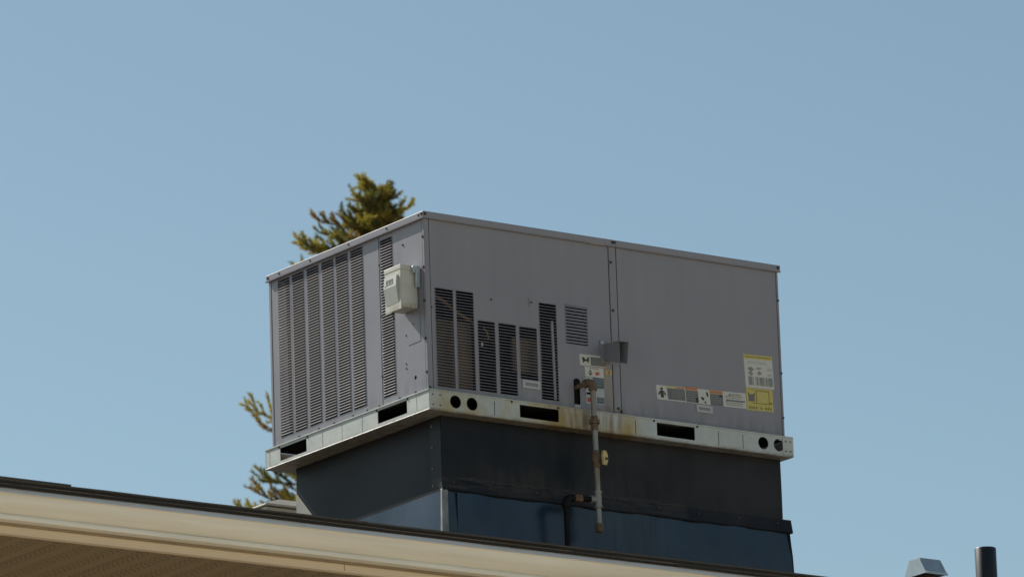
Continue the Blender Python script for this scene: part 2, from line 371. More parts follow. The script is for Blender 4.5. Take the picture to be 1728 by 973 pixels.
while x < X1-0.05:
    xa, xb = max(x, X0), min(x+0.398, X1)
    b = MB()
    zs = -1.0825
    # panel with two shallow v-grooves
    pr = []
    for k, xx in enumerate((0, 0.004, 0.129, 0.133, 0.137, 0.262, 0.266, 0.270, 0.394, 0.398)):
        pr.append((xx, zs+(0.0003 if k in (0, 3, 6, 9) else 0)))
    vs = []
    for (xx, z) in pr: vs += [(min(x+xx, X1), -1.06, z), (min(x+xx, X1), 0.17, z), (min(x+xx, X1), -1.06, z+0.006), (min(x+xx, X1), 0.17, z+0.006)]
    fs = []
    for k in range(len(pr)-1):
        a = k*4; c = a+4
        fs += [(a, a+1, c+1, c), (a+2, c+2, c+3, a+3), (a, c, c+2, a+2), (a+1, a+3, c+3, c+1)]
    b.add(vs, fs)
    b.build('soffit_panel', M['soffit'], bld)
    x += 0.40

# ------------------------------------------------------------------ roof curb and adapter below the unit
rc = empty('roof_curb', (1.08, 0.64, -0.72), 'dark blue metal curb flashing rising from the roof below the black adapter', 'roof curb')
AX0, AX1, AY0, AY1 = 0.088, 2.062, 0.03, 1.245
def flared(mb, x0, x1, y0, y1, z0, z1, fl):
    fx0, fx1, fy0, fy1 = fl
    return mb.hexa([(x0-fx0, y0-fy0, z0), (x1+fx1, y0-fy0, z0), (x1+fx1, y1+fy1, z0), (x0-fx0, y1+fy1, z0), (x0, y0, z1), (x1, y0, z1), (x1, y1, z1), (x0, y1, z1)])
def wallpanel(name, pts, th, m, parent, bulge=0.0, n=10):
    """thin panel between four corners (bl, br, tr, tl) with a little oil-canning"""
    bl, br, tr, tl = [Vector(p) for p in pts]
    nrm = (br-bl).cross(tl-bl).normalized(); mb = MB(); vs = []
    for j in range(n+1):
        for i in range(n+1):
            u, v = i/n, j/n
            p = (bl*(1-u)+br*u)*(1-v)+(tl*(1-u)+tr*u)*v
            vs.append(p+nrm*(bulge*math.sin(math.pi*u*2.7+0.4)*math.sin(math.pi*v)))
    N2 = len(vs); vs += [p-nrm*th for p in vs]
    fs = []
    W_ = n+1
    for j in range(n):
        for i in range(n):
            a = j*W_+i; fs.append((a, a+1, a+W_+1, a+W_)); fs.append((N2+a, N2+a+W_, N2+a+W_+1, N2+a+1))
    for i in range(n):
        fs.append((i, N2+i, N2+i+1, i+1)); t = n*W_+i; fs.append((t, t+1, N2+t+1, N2+t))
        l = i*W_; fs.append((l, l+W_, N2+l+W_, N2+l)); r = i*W_+n; fs.append((r, N2+r, N2+r+W_, r+W_))
    mb.add(vs, fs); return mb.build(name, m, parent, smooth=True)
LZ0, LZ1 = -0.80, -0.350
wallpanel('front_panel', [(0.062, 0.004, LZ0), (2.104, 0.004, LZ0), (2.092, 0.024, LZ1), (0.082, 0.024, LZ1)], 0.004, M['blue'], rc, 0.003, 24)
wallpanel('side_panel', [(0.050, 1.27, LZ0), (0.050, 0.006, LZ0), (0.0855, 0.026, LZ1), (0.0855, 1.255, LZ1)], 0.004, M['blue'], rc, 0.004, 20)
wallpanel('side_panel', [(2.106, 0.006, LZ0), (2.106, 1.27, LZ0), (2.094, 1.255, LZ1), (2.094, 0.026, LZ1)], 0.004, M['blue'], rc)
wallpanel('back_panel', [(2.104, 1.272, LZ0), (0.062, 1.272, LZ0), (0.082, 1.258, LZ1), (2.092, 1.258, LZ1)], 0.004, M['blue'], rc)
b = MB(); b.hexa([(0.052, -0.003, LZ0), (0.092, -0.003, LZ0), (0.092, 0.02, LZ0), (0.052, 0.02, LZ0), (0.074, 0.017, LZ1), (0.107, 0.017, LZ1), (0.107, 0.03, LZ1), (0.074, 0.03, LZ1)])
b.build('corner_strip', M['bare'], rc, bevel=0.002)
b = MB()   # standing seam at the right end, slightly ragged
pts = [(2.092, -0.355), (2.098, -0.42), (2.104, -0.47), (2.108, -0.55), (2.105, -0.58), (2.112, -0.65), (2.108, -0.8)]
for (xa, za), (xb, zb) in zip(pts, pts[1:]):
    b.hexa([(xb-0.012, 0.018, zb), (xb, 0.018, zb), (xb, 0.034, zb), (xb-0.012, 0.034, zb), (xa-0.012, 0.018, za), (xa, 0.018, za), (xa, 0.034, za), (xa-0.012, 0.034, za)])
b.build('end_seam', M['bpipe'], rc)
b = MB(); b.box(0.155, 0.161, 0.012, 0.0235, LZ0, LZ1-0.01); b.build('seam_strip', M['blue'], rc)

ad = empty('curb_adapter', (1.075, 0.64, -0.355), 'matte black sheet metal curb adapter between the unit and the blue curb', 'curb adapter')
wallpanel('front_panel', [(AX0, AY0, -0.352), (AX1, AY0, -0.352), (AX1, AY0, -0.001), (AX0, AY0, -0.001)], 0.004, M['black'], ad, 0.003, 24)
wallpanel('side_panel', [(AX0, AY1, -0.352), (AX0, AY0+0.002, -0.352), (AX0, AY0+0.002, -0.001), (AX0, AY1, -0.001)], 0.004, M['black2'], ad, 0.003, 20)
wallpanel('side_panel', [(AX1, AY0+0.002, -0.352), (AX1, AY1, -0.352), (AX1, AY1, -0.001), (AX1, AY0+0.002, -0.001)], 0.004, M['black'], ad)
wallpanel('back_panel', [(AX1, AY1, -0.352), (AX0, AY1, -0.352), (AX0, AY1, -0.001), (AX1, AY1, -0.001)], 0.004, M['black'], ad)
b = MB(); b.box(AX0-0.004, AX0-0.0005, AY0-0.004, AY0+0.085, -0.335, -0.004); b.box(AX0-0.004, AX0+0.006, AY0-0.005, AY0-0.0005, -0.335, -0.004)
b.build('corner_strip', M['black'], ad)
# bottom hem band, wavy lower edge, stepping out at the right end
b = MB(); n = 60
vs = []
for i in range(n+1):
    x = 0.076+(2.107-0.076)*i/n
    wv = 0.0022*math.sin(i*0.41)+0.0016*math.sin(i*1.13+1)
    vs += [(x, AY0-0.014+wv, -0.357+wv), (x, AY0-0.005, -0.292), (x, AY0+0.01, -0.292), (x, AY0+0.01, -0.357+wv), (x, AY0-0.0165+wv, -0.3535+wv)]
fs = []
for i in range(n):
    a = i*5; c = a+5
    fs += [(a, c, c+4, a+4), (a+4, c+4, c+1, a+1), (a+1, c+1, c+2, a+2), (a+3, a+2, c+2, c+3), (a, a+3, c+3, c)]
fs += [(0, 4, 1, 2, 3), tuple(n*5+k for k in (3, 2, 1, 4, 0))]
b.add(vs, fs); b.build('hem_band', M['black'], ad)
b = MB(); b.hexa([(0.0850, 0.024, -0.356), (AX0, 0.024, -0.356), (AX0, 1.262, -0.356), (0.0850, 1.262, -0.356), (0.0858, 0.024, -0.30), (AX0, 0.024, -0.30), (AX0, 1.262, -0.30), (0.0858, 1.262, -0.30)])
b.build('side_hem', M['black2'], ad)
b = MB(); pts = []; rad = []
for i in range(90):
    x = 0.125+i*0.0148
    pts.append((x, AY0-0.0055, -0.2915+0.0022*math.sin(i*0.9)+rnd.uniform(-0.0015, 0.0015))); rad.append(rnd.uniform(0.0012, 0.0042))
b.tube(pts, rad, 6); b.build('sealant_bead', mat('dusty_dark_sealant', (0.05, 0.046, 0.042), 0.8, var=0.4, scale=30), ad)
for i in range(9):
    x = 0.14+i*0.235
    b = MB(); b.tube([(x, AY0-0.006, -0.315), (x, AY0-0.0135, -0.315)], [0.0065, 0.005], 6); b.build('hem_screw', M['screw'], ad)
for zz in (-0.04, -0.14, -0.24, -0.32):
    b = MB(); b.tube([(AX0-0.004, AY0+0.07, zz), (AX0-0.0085, AY0+0.07, zz)], [0.0055, 0.004], 6); b.build('strip_screw', M['rivet'], ad)
b = MB(); b.box(AX1, 2.104, AY0, AY1, -0.356, -0.293); b.build('end_hem', M['black'], ad)
b = MB(); tp_ = [(1.243, -0.118), (1.243, -0.40), (0.962, -0.40)]  # triangle cut to the sunlit patch, its brightness put into the colour
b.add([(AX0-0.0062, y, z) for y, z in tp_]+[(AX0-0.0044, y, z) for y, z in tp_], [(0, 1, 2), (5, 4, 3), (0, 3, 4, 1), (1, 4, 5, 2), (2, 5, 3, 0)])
fl_ = b.build('sunlit_patch_plate', M['sunpatch'], ad); fl_['label'] = 'pale grey triangle standing for the sunlit patch at the low end'
b = MB(); b.box(AX0+0.01, AX1-0.01, AY0+0.01, AY1-0.01, -0.03, -0.006); b.build('top_closure', M['black'], ad)

rc.location += Vector((0.012, 0.018, 0.0)); ad.location += Vector((0.012, 0.018, 0.0))   # set under the middle of the base frame

# ------------------------------------------------------------------ rooftop unit
W, D = 2.09, 1.3356
unit = empty('rooftop_unit', (W/2, D/2, 0.0), 'large grey packaged rooftop air conditioner with louvred sides on a galvanised base', 'air conditioner')
# --- base frame
ZB = 0.093
bx0, bx1, by0, by1 = -0.0099, W+0.0099, -0.0223, D+0.0223
slits_f = [(x-0.002, x+0.002, 0.012, 0.080) for x in (0.356, 1.166, 1.655, 1.800)]
pock_f = [(0.500, 0.722, 0.020, 0.080), (1.291, 1.514, 0.020, 0.084)]
circ_f = [(0.137, 0.052, 0.0305), (0.230, 0.052, 0.0305), (1.922, 0.052, 0.0305), (2.015, 0.052, 0.0305)]
base = sheet('y', by0, 0.003, bx0, bx1, 0.006, ZB, pock_f+slits_f, circ_f).build('base_rail', M['galv'], unit)
base['label'] = 'front base rail with two round hole pairs and yellow staining'
def add_lip(parent, ax):
    b = MB()
    if ax == 'y':
        b.box(bx0-0.002, bx1+0.002, by0-0.004, 0.03, ZB, ZB+0.006)
        b.extrude_profile([(by0, 0.006), (by0-0.003, 0.003), (by0-0.001, 0.0), (0.065, 0.0), (0.065, 0.0025), (by0+0.002, 0.003)], bx0, bx1, closed=True)
    o = b.build('flange', M['galv'], parent); return o
add_lip(base, 'y')
slits_l = [(y-0.002, y+0.002, 0.014, 0.082) for y in (0.080, 0.531, 0.701, 0.867, 1.322)]
pock_l = [(0.160, 0.402, 0.022, 0.084), (1.005, 1.232, 0.020, 0.082)]
bl = sheet('x', bx0, 0.003, by0+0.004, by1, 0.006, ZB, pock_l+slits_l).build('base_rail', M['galv'], unit)
b = MB(); b.box(bx0-0.0045, 0.03, by0-0.001, by1, ZB+0.0005, ZB+0.0068)
vs = [(x, y, z) for y in (by0+0.001, by1) for x, z in ((bx0, 0.006), (bx0-0.003, 0.003), (bx0-0.001, 0.0002), (0.103, 0.0002), (0.103, 0.003), (bx0+0.002, 0.0035))]
n = 6; b.add(vs, [(i, (i+1) % n, n+(i+1) % n, n+i) for i in range(n)]+[tuple(reversed(range(n))), tuple(range(n, 2*n))])
b.build('flange', M['galv'], bl)
sheet('y', by1, 0.003, bx0, bx1, 0.0, ZB, pock_f, sign=-1).build('base_rail', M['galv'], unit)
sheet('x', bx1, 0.003, by0+0.004, by1-0.004, 0.0, ZB, pock_l, sign=-1).build('base_rail', M['galv'], unit)
for (xa, xb) in ((bx0+0.001, 0.068), (2.038, bx1+0.001)):
    b = MB(); b.box(xa, xb, by0-0.0025, by0-0.0003, 0.006, ZB-0.001); cp = b.build('corner_plate', M['galv'], unit)
    for xx in (xa+0.018, xb-0.018):
        for zz in (0.026, 0.074):
            r = MB(); r.tube([(xx, by0-0.002, zz), (xx, by0-0.0065, zz)], [0.0052, 0.0035], 10); r.build('rivet', M['rivet'], cp)
b = MB(); b.box(0.02, W-0.02, 0.02, D-0.02, ZB-0.010, ZB-0.004); b.build('floor_pan', M['void'], unit)
b = MB(); b.box(AX1-0.02, bx1-0.004, by0+0.01, by1-0.004, 0.0004, 0.003); b.build('bottom_flange', M['galv'], unit)
b = MB(); b.box(0.10, AX1-0.025, AY1-0.03, by1-0.004, 0.0006, 0.003); b.build('bottom_flange', M['galv'], unit)
# --- cabinet skin
CX, CY = 0.012, 0.012
Z0, Z1 = ZB+0.0075, 0.923
L_banks = [(1.150, 1.253), (1.027, 1.130), (0.900, 1.003), (0.772, 0.875), (0.650, 0.754), (0.525, 0.628)]
holes_l = [(a, e, 0.140, 0.913) for a, e in L_banks]
gp = sheet('x', CX+0.002, 0.0025, 0.3925, 1.3075, Z0, Z1, holes_l).build('grille_panel', M['paint'], unit)
v_bank = (0.277, 0.3795)
sheet('x', CX+0.002, 0.0025, 0.033, 0.3865, Z0, Z1, [(v_bank[0], v_bank[1], 0.142, 0.902)], [(0.118, 0.184, 0.0095)]).build('service_panel', M['paint'], unit)
R_banks = [(0.064, 0.166, 0.127, 0.598), (0.182, 0.281, 0.129, 0.599), (0.301, 0.399, 0.131, 0.471), (0.419, 0.518, 0.131, 0.472), (0.537, 0.638, 0.217, 0.470), (0.655, 0.754, 0.132, 0.599)]
small = (0.806, 0.933, 0.419, 0.607)
holes_r = [tuple(r) for r in R_banks]+[small, (0.841, 0.877, 0.128, 0.247)]
sheet('y', CY+0.002, 0.0025, 0.0425, 1.0675, Z0, Z1, holes_r, [(0.859, 0.247, 0.0001)]).build('access_panel', M['paint'], unit)
sheet('y', CY+0.002, 0.0025, 1.1175, 2.0675, Z0, Z1).build('access_panel', M['paint'], unit)
sheet('y', D-CY, 0.0025, 0.03, W-0.03, Z0, Z1, sign=-1).build('back_panel', M['paint'], unit)
sheet('x', W-CX-0.002, 0.0025, 0.03, D-0.03, Z0, Z1, sign=-1).build('side_panel', M['paint'], unit)
def post(x0, x1, y0, y1): 
    b = MB(); b.box(x0, x1, y0, y1, Z0-0.004, Z1); return b.build('corner_post', M['paint'], unit, bevel=0.003)
post(CX, 0.0395, CY, 0.0295); post(2.0705, W-0.008, CY, 0.03); post(CX, 0.035, 1.3115, D-0.004); post(W-0.035, W-0.008, D-0.03, D-0.004)
b = MB(); b.box(1.0725, 1.1125, CY, CY+0.02, Z0-0.004, Z1); b.build('centre_post', M['paint'], unit, bevel=0.0015)
# --- lid
b = MB(); b.box(0.0, W, 0.0, D, 0.9245, 0.9541); lid = b.build('lid', M['paint'], unit, bevel=0.003)
b = MB(); b.box(-0.0045, 0.010, -0.001, D+0.002, 0.9195, 0.9236); b.build('drip_lip', M['paint'], lid)
b = MB(); b.box(0.011, W+0.001, -0.0022, 0.010, 0.9200, 0.9238); b.build('drip_lip', M['paint'], lid)
b = MB(); b.box(1.081, 1.105, -0.002, -0.0004, 0.928, 0.951); b.build('joint_strap', M['paint_dark'], lid)
b = MB(); b.box(0.955, 1.035, -0.0036, -0.0023, 0.9195, 0.9225); b.build('paint_chip', mat('bare_primer_chip', (0.45, 0.36, 0.27), 0.7), lid)
# --- louvres: pressed hoods, each its own piece
def slat_mesh(name, width, h, out, ax, m, e=0.006):
    mb = MB()
    def P(u, d, v): return (d, u, v) if ax == 'x' else (u, d, v)
    w2 = width/2; t = 0.0012
    k = h*0.72      # shoulder, then an upright lip; closed tapered ends
    vs = [P(-w2, 0, h), P(w2, 0, h), P(-w2+e, -out, h-k), P(w2-e, -out, h-k), P(-w2+e, -out, 0), P(w2-e, -out, 0), P(-w2, 0, 0), P(w2, 0, 0),
          P(-w2+e, -out+t, h-k), P(w2-e, -out+t, h-k), P(-w2+e, -out+t, 0), P(w2-e, -out+t, 0)]
    fs = [(0, 2, 3, 1), (2, 4, 5, 3), (0, 6, 2), (6, 4, 2), (1, 3, 7), (7, 3, 5), (8, 9, 11, 10), (4, 10, 11, 5)]
    if ax == 'x': fs = [tuple(reversed(f)) for f in fs]
    mb.add(vs, fs); return mb
def bank(ax, u0, u1, v0, v1, plane, n, frac, out, indiv, name='louvre_bank', jitter=0.0):
    p = (v1-v0)/n; wd = u1-u0
    # frame rim round the opening
    b = MB(); r = 0.0028
    def bx(ua, ub, va, vb):
        if ax == 'x': b.box(plane-0.0012, plane-0.0001, ua, ub, va, vb)
        else: b.box(ua, ub, plane-0.0012, plane-0.0001, va, vb)
    bx(u0-r, u0, v0-r, v1+r); bx(u1, u1+r, v0-r, v1+r); bx(u0, u1, v1, v1+r); bx(u0, u1, v0-r, v0)
    par = b.build(name, M['paint'], unit)
    sm = slat_mesh('slat', wd-0.0005, p*frac, out, ax, M['paint'])
    if indiv:
        me = sm.mesh('slat', M['paint'])
        for i in range(n):
            z = v0+p*(i+1)-p*frac
            loc = (plane, (u0+u1)/2, z) if ax == 'x' else ((u0+u1)/2, plane, z)
            inst('slat', me, par, loc, (rnd.uniform(-jitter, jitter), rnd.uniform(-jitter, jitter), 0))
        return par
    out_ = []
    for i in range(n):
        z = v0+p*(i+1)-p*frac
        out_.append(((plane, (u0+u1)/2, z), sm))
    return out_
rest = MB()
for k, (a, e) in enumerate(L_banks):
    r = bank('x', a, e, 0.140, 0.913, CX+0.002, 57, 0.41, 0.0040, k == 5)
    if isinstance(r, list):
        for (loc, sm) in r:
            rest.add([(loc[0]+q[0], loc[1]+q[1], loc[2]+q[2]) for q in sm.v], sm.f)
o = rest.build('louvre_slats', M['paint'], unit); o['kind'] = 'stuff'
bank('x', v_bank[0], v_bank[1], 0.142, 0.902, CX+0.002, 56, 0.41, 0.0040, True)
for (a, e, c, d_) in R_banks:
    bank('y', a, e, c, d_, CY+0.002, round((d_-c)/0.0140), 0.31, 0.0032, True, jitter=0.008)
bank('y', *small, CY+0.002, 12, 0.72, 0.0055, True)
# --- inside seen through the louvres
b = MB(); b.box(0.085, 0.10, 0.12, 1.29, 0.12, 0.915)
b.build('coil', M['coil2'], unit)
b = MB(); b.box(0.08, 0.285, 0.045, 0.06, 0.11, 0.46); b.build('coil', M['coil'], unit)
b = MB(); b.box(0.52, 0.69, 0.05, 0.065, 0.26, 0.42); b.build('coil', M['coil'], unit)
b = MB(); b.box(0.076, 1.00, 0.12, 0.125, 0.10, 0.91); b.build('inner_baffle', M['void'], unit)
b = MB(); b.tube([(0.05, 0.04, 0.575), (0.13, 0.04, 0.545), (0.2, 0.04, 0.50), (0.29, 0.04, 0.465), (0.31, 0.06, 0.455)], 0.008, 10)
b.tube([(0.345, 0.03, 0.44), (0.365, 0.03, 0.42), (0.372, 0.03, 0.39)], 0.005, 8)
b.build('copper_line', M['copper'], unit, smooth=True)
b = MB(); b.box(0.328, 0.338, 0.026, 0.03, 0.352, 0.368); b.build('white_tag', M['white'], unit)
b = MB(); b.tube([(0.744, 0.03, 0.14), (0.742, 0.03, 0.36), (0.739, 0.03, 0.52)], 0.007, 10); b.build('drain_tube', M['lgrey'], unit, smooth=True)
# --- pull handles (light frame with a recessed dark grip)
for (x0, x1, z0, z1) in ((0.545, 0.646, 0.174, 0.212), (1.556, 1.651, 0.172, 0.208)):
    b = MB(); r = 0.011
    for q in ((x0, x1, z1-r, z1), (x0, x1, z0, z0+r), (x0, x0+r*1.3, z0+r, z1-r), (x1-r*1.3, x1, z0+r, z1-r)): b.box(q[0], q[1], CY-0.003, CY+0.0018, q[2], q[3])
    h = b.build('pull_handle', M['lgrey'], unit)
    b = MB(); b.box(x0+r*1.3, x1-r*1.3, CY-0.0002, CY+0.0018, z0+r, z1-r); b.build('grip_recess', M['tgrey'], h)
# --- screws
scr = MB(); scr.tube([(0, 0, 0), (0, 0, 0.0012)], 0.0075, 10); scr.tube([(0, 0, 0.0008), (0, 0, 0.0062)], [0.0058, 0.0050], 6)
sme = scr.mesh('screw', M['screw'])
def screw(ax, u, v, d=None, s=1.0):
    j = rnd.uniform(0, 1)
    if ax == 'x': inst('screw', sme, unit, (CX if d is None else d, u, v), (0, -math.pi/2, 0), (s, s, s))
    else: inst('screw', sme, unit, (u, CY if d is None else d, v), (math.pi/2, j, 0), (s, s, s))
for v in (0.835, 0.69, 0.53, 0.35, 0.19): screw('x', 0.023, v)
for u in (0.035, 0.30, 0.62, 0.95, 1.22): screw('x', u, 0.939, 0.0, 0.75)
screw('x', 0.012, 0.941, 0.0); screw('x', 1.318, 0.938, 0.0)
for u in (0.012, 1.088, 1.100, 2.075): screw('y', u, 0.940, -0.001)
for u, v in ((1.082, 0.845), (1.085, 0.61), (1.084, 0.40), (1.095, 0.135), (1.112, 0.122)): screw('y', u, v)
for u in (0.12, 0.50, 1.20, 1.565, 1.945): screw('y', u, 0.108, CY+0.002, 0.9)
for u in (0.72, 0.455, 1.275, 1.53): screw('y', u, 0.088, by0, 0.8)
for u, v in ((0.378, 0.535), (0.389, 0.785), (0.389, 0.25)): screw('x', u, v, CX+0.002, 0.8)
for u in (1.10, 0.93, 0.80, 0.64, 0.52, 0.42, 0.25, 0.12): screw('x', u, 0.113, CX+0.002, 0.9)
for u in (1.24, 0.996, 0.41, 0.155): screw('x', u, 0.087, bx0, 0.8)
for u, v in ((0.185, 0.40), (0.19, 0.265), (0.19, 0.243), (0.122, 0.44)): screw('x', u, v, CX+0.002, 0.6)
screw('x', 0.19, 0.835, CX+0.002, 0.8)
for u, v in ((0.383, 0.578), (0.612, 0.592)): screw('y', u, v, CY+0.002, 0.7)
for v in (0.78, 0.42, 0.2): screw('y', 2.077, v, None, 0.8)
screw('y', 0.045, 0.50, CY+0.002, 0.6); screw('y', 0.020, 0.115)
b = MB(); b.box(0.598, 0.5995, CY+0.0010, CY+0.0021, 0.57, 0.61); b.build('scratch', M['ink'], unit)
# blank cover plate on the service panel
b = MB(); b.box(CX+0.0002, CX+0.0021, 0.066, 0.168, 0.348, 0.508); b.build('blank_cover', M['paint'], unit)
# --- labels (printed stickers)
def label(name, tl, tr, blc, brc, stock, items, text=None):
    tl, tr, blc, brc = [Vector((q[0], 0, q[1])) for q in (tl, tr, blc, brc)]
    mats = [stock]; mb = MB()
    def P(u, v, d):     # u right, v down
        q = (tl*(1-u)+tr*u)*(1-v)+(blc*(1-u)+brc*u)*v
        return (q.x, CY+0.002-d, q.z)
    def poly(pts, d, m):
        if m not in mats: mats.append(m)
        mb.add([P(u, v, d) for u, v in pts], [tuple(reversed(range(len(pts))))], mats.index(m))
    c = [(0, 0), (1, 0), (1, 1), (0, 1)]
    mb.add([P(u, v, 0.0002) for u, v in c]+[P(u, v, 0.0010) for u, v in c], [(4, 7, 6, 5), (0, 1, 5, 4), (1, 2, 6, 5), (2, 3, 7, 6), (3, 0, 4, 7)], 0)
    for it in items:
        m = it[0]
        if len(it) == 5:
            u0, u1, v0, v1 = it[1:]; poly([(u0, v0), (u1, v0), (u1, v1), (u0, v1)], 0.0018 if m not in (M['ink'], M['tgrey'], M['dyel'], M['red']) else 0.0024, m)
        else: poly(it[1], 0.0026, m)
    if text:
        for (s, u0, u1, v0, v1, m) in text:
            cu = bpy.data.curves.new('t', 'FONT'); cu.body = s; to = bpy.data.objects.new('t', cu); COL.objects.link(to)
            bpy.context.view_layer.update()
            me = bpy.data.meshes.new_from_object(to.evaluated_get(bpy.context.evaluated_depsgraph_get()))
            xs = [q.co.x for q in me.vertices]; ys = [q.co.y for q in me.vertices]
            if m not in mats: mats.append(m)
            mb.add([P(u0+(q.co.x-min(xs))/(max(xs)-min(xs))*(u1-u0), v1-(q.co.y-min(ys))/(max(ys)-min(ys))*(v1-v0), 0.0025) for q in me.vertices],
                   [tuple(pp.vertices) for pp in me.polygons], mats.index(m))
            bpy.data.objects.remove(to); bpy.data.meshes.remove(me); bpy.data.curves.remove(cu)
    return mb.build(name, mats, unit)
I = M['ink']; T = M['tgrey']; DG = M['dgrey']
def lines(m, u0, u1, v0, v1, n, fill=0.45, rag=0.2):
    out = []; r = random.Random(int(u0*977+v0*131)+n)
    for k in range(n):
        va = v0+(v1-v0)*k/n; out.append((m, u0, u1-(u1-u0)*rag*r.random(), va, va+(v1-v0)/n*fill))
    return out
def man(u, v, su, sv, m=I):   # worker pictogram: head, body, gloved arms
    hd = [(u+0.14*su*math.cos(a*math.pi/5), v-0.34*sv+0.13*sv*math.sin(a*math.pi/5)) for a in range(10)]
    body = [(u-0.16*su, v-0.18*sv), (u+0.16*su, v-0.18*sv), (u+0.42*su, v+0.12*sv), (u+0.40*su, v+0.32*sv), (u+0.22*su, v+0.10*sv), (u+0.16*su, v+0.48*sv), (u-0.16*su, v+0.48*sv), (u-0.22*su, v+0.10*sv), (u-0.40*su, v+0.32*sv), (u-0.42*su, v+0.12*sv)]
    return [(m, hd[::-1]), (m, body[0:2]+[body[5], body[6]]), (m, [body[1], body[2], body[3], body[4]]), (m, [body[0], body[7], body[8], body[9]])]
# warning strip on the right-hand panel
it = [(M['yellow'], 0.115, 0.215, 0.02, 0.13), (M['orange'], 0.215, 0.31, 0.04, 0.14), (DG, 0.12, 0.315, 0.16, 0.93), (M['orange'], 0.322, 0.458, -0.06, 0.14), (DG, 0.325, 0.462, 0.17, 0.97),
      (M['orange'], 0.593, 0.738, 0.02, 0.21), (DG, 0.595, 0.738, 0.24, 1.0)]
it += man(0.058, 0.50, 0.10, 0.75)
it += lines(T, 0.135, 0.30, 0.30, 0.85, 4, 0.3)+lines(T, 0.335, 0.45, 0.3, 0.9, 4, 0.3)+lines(T, 0.605, 0.73, 0.36, 0.92, 4, 0.3)
it += [(I, 0.148, 0.152, 0.2, 0.9), (I, 0.43, 0.458, 0.62, 0.95), (I, 0.70, 0.735, 0.30, 0.42)]
it += [(I, [(0.487, 0.55), (0.505, 0.52), (0.53, 0.62), (0.522, 0.70), (0.512, 0.78), (0.50, 0.70)]), (I, [(0.552, 0.22), (0.566, 0.14), (0.575, 0.35), (0.57, 0.52), (0.558, 0.44)]),
       (I, [(0.528, 0.86), (0.537, 0.78), (0.546, 0.88), (0.54, 0.97), (0.532, 0.95)])]
it += lines(T, 0.765, 0.985, 0.27, 0.50, 2, 0.38)+lines(T, 0.765, 0.985, 0.70, 0.96, 2, 0.38)
it += [(DG, 0.785, 0.985, 0.52, 0.63), (I, [(0.770, 0.64), (0.780, 0.50), (0.790, 0.64)]), (I, [(0.805, 0.24), (0.815, 0.10), (0.825, 0.24)])]
o = label('warning_label', (1.321, 0.2775), (1.856, 0.2955), (1.328, 0.2085), (1.858, 0.2205), M['white'], it, [('CAUTION', 0.832, 0.94, 0.11, 0.23, DG)])
o['label'] = 'long white strip of warning pictograms and dark text blocks'
it = [(M['yellow'], 0.0, 1.0, 0.0, 0.125)]+[(M['dyel'], 0.06+k*0.075, 0.06+k*0.075+0.05, 0.045, 0.085) for k in range(12)]
it += lines(M['lgrey'], 0.10, 0.9, 0.19, 0.29, 2, 0.6)
it += [(T, [(0.10, 0.42), (0.22, 0.36), (0.34, 0.44), (0.20, 0.52)]), (T, [(0.12, 0.55), (0.22, 0.50), (0.30, 0.58), (0.2, 0.64)]), (T, [(0.40, 0.40), (0.55, 0.37), (0.60, 0.41), (0.45, 0.43)]),
       (T, [(0.42, 0.55), (0.52, 0.47), (0.60, 0.56), (0.5, 0.60)]), (M['lgrey'], 0.8, 0.95, 0.36, 0.46), (M['lgrey'], 0.8, 0.95, 0.54, 0.62)]
it += [(T, 0.12, 0.24, 0.66, 0.92), (T, 0.27, 0.29, 0.66, 0.92)]
rr = random.Random(3); u = 0.36
while u < 0.95:
    ww = rr.choice((0.008, 0.014, 0.024)); it.append((T, u, u+ww, 0.66, 0.92)); u += ww+rr.choice((0.010, 0.016, 0.028))
o = label('specification_label', (1.852, 0.4890), (2.024, 0.4955), (1.859, 0.3275), (2.031, 0.3330), M['white'], it); o['label'] = 'white sticker with yellow header and bar code'
it = [(DG, 0.08, 0.30, 0.28, 0.60), (M['dyel'], 0.36, 0.385, 0.10, 0.68), (M['dyel'], 0.39, 0.84, 0.10, 0.125), (M['dyel'], 0.84, 0.86, 0.10, 0.72), (M['dyel'], 0.22, 0.86, 0.655, 0.685),
      (I, 0.07, 0.09, 0.2, 0.34), (I, 0.29, 0.31, 0.2, 0.34), (I, [(0.84, 0.62), (0.95, 0.58), (0.95, 0.66)]), (M['dyel'], 0.05, 0.9, 0.06, 0.075)]
it += [(M['dyel'], 0.07+k*0.088, 0.07+k*0.088+0.055, 0.82+0.01*(k % 2), 0.93) for k in range(10) if k not in (4, 6)]
o = label('airflow_label', (1.859, 0.3255), (2.019, 0.3300), (1.860, 0.2160), (2.021, 0.2215), M['yellow'], it); o['label'] = 'yellow sticker with a duct diagram'
# small labels by the gas pipe
it = [(I, [(0.10, 0.30), (0.16, 0.25), (0.22, 0.48), (0.28, 0.40), (0.32, 0.20), (0.36, 0.24), (0.34, 0.78), (0.28, 0.62), (0.20, 0.60), (0.12, 0.80)]), (DG, 0.42, 1.0, 0.17, 0.93)]
it += lines(T, 0.48, 0.95, 0.30, 0.85, 4, 0.3)
label('warning_label', (0.880, 0.376), (1.030, 0.379), (0.881, 0.322), (1.031, 0.326), M['white'], it)
it = [(I, [(0.20, 0.58), (0.27, 0.28), (0.36, 0.62), (0.32, 0.62), (0.27, 0.45), (0.24, 0.60)]), (I, [(0.18, 0.66), (0.38, 0.66), (0.30, 0.86), (0.24, 0.86)]),
      (M['red'], [(0.56, 0.78), (0.58, 0.40), (0.66, 0.56), (0.74, 0.38), (0.78, 0.78), (0.70, 0.66), (0.64, 0.82)]), (T, 0.25, 0.75, 0.10, 0.17)]
label('hot_surface_label', (0.908, 0.3195), (1.016, 0.3205), (0.911, 0.2725), (1.017, 0.2730), M['white'], it)
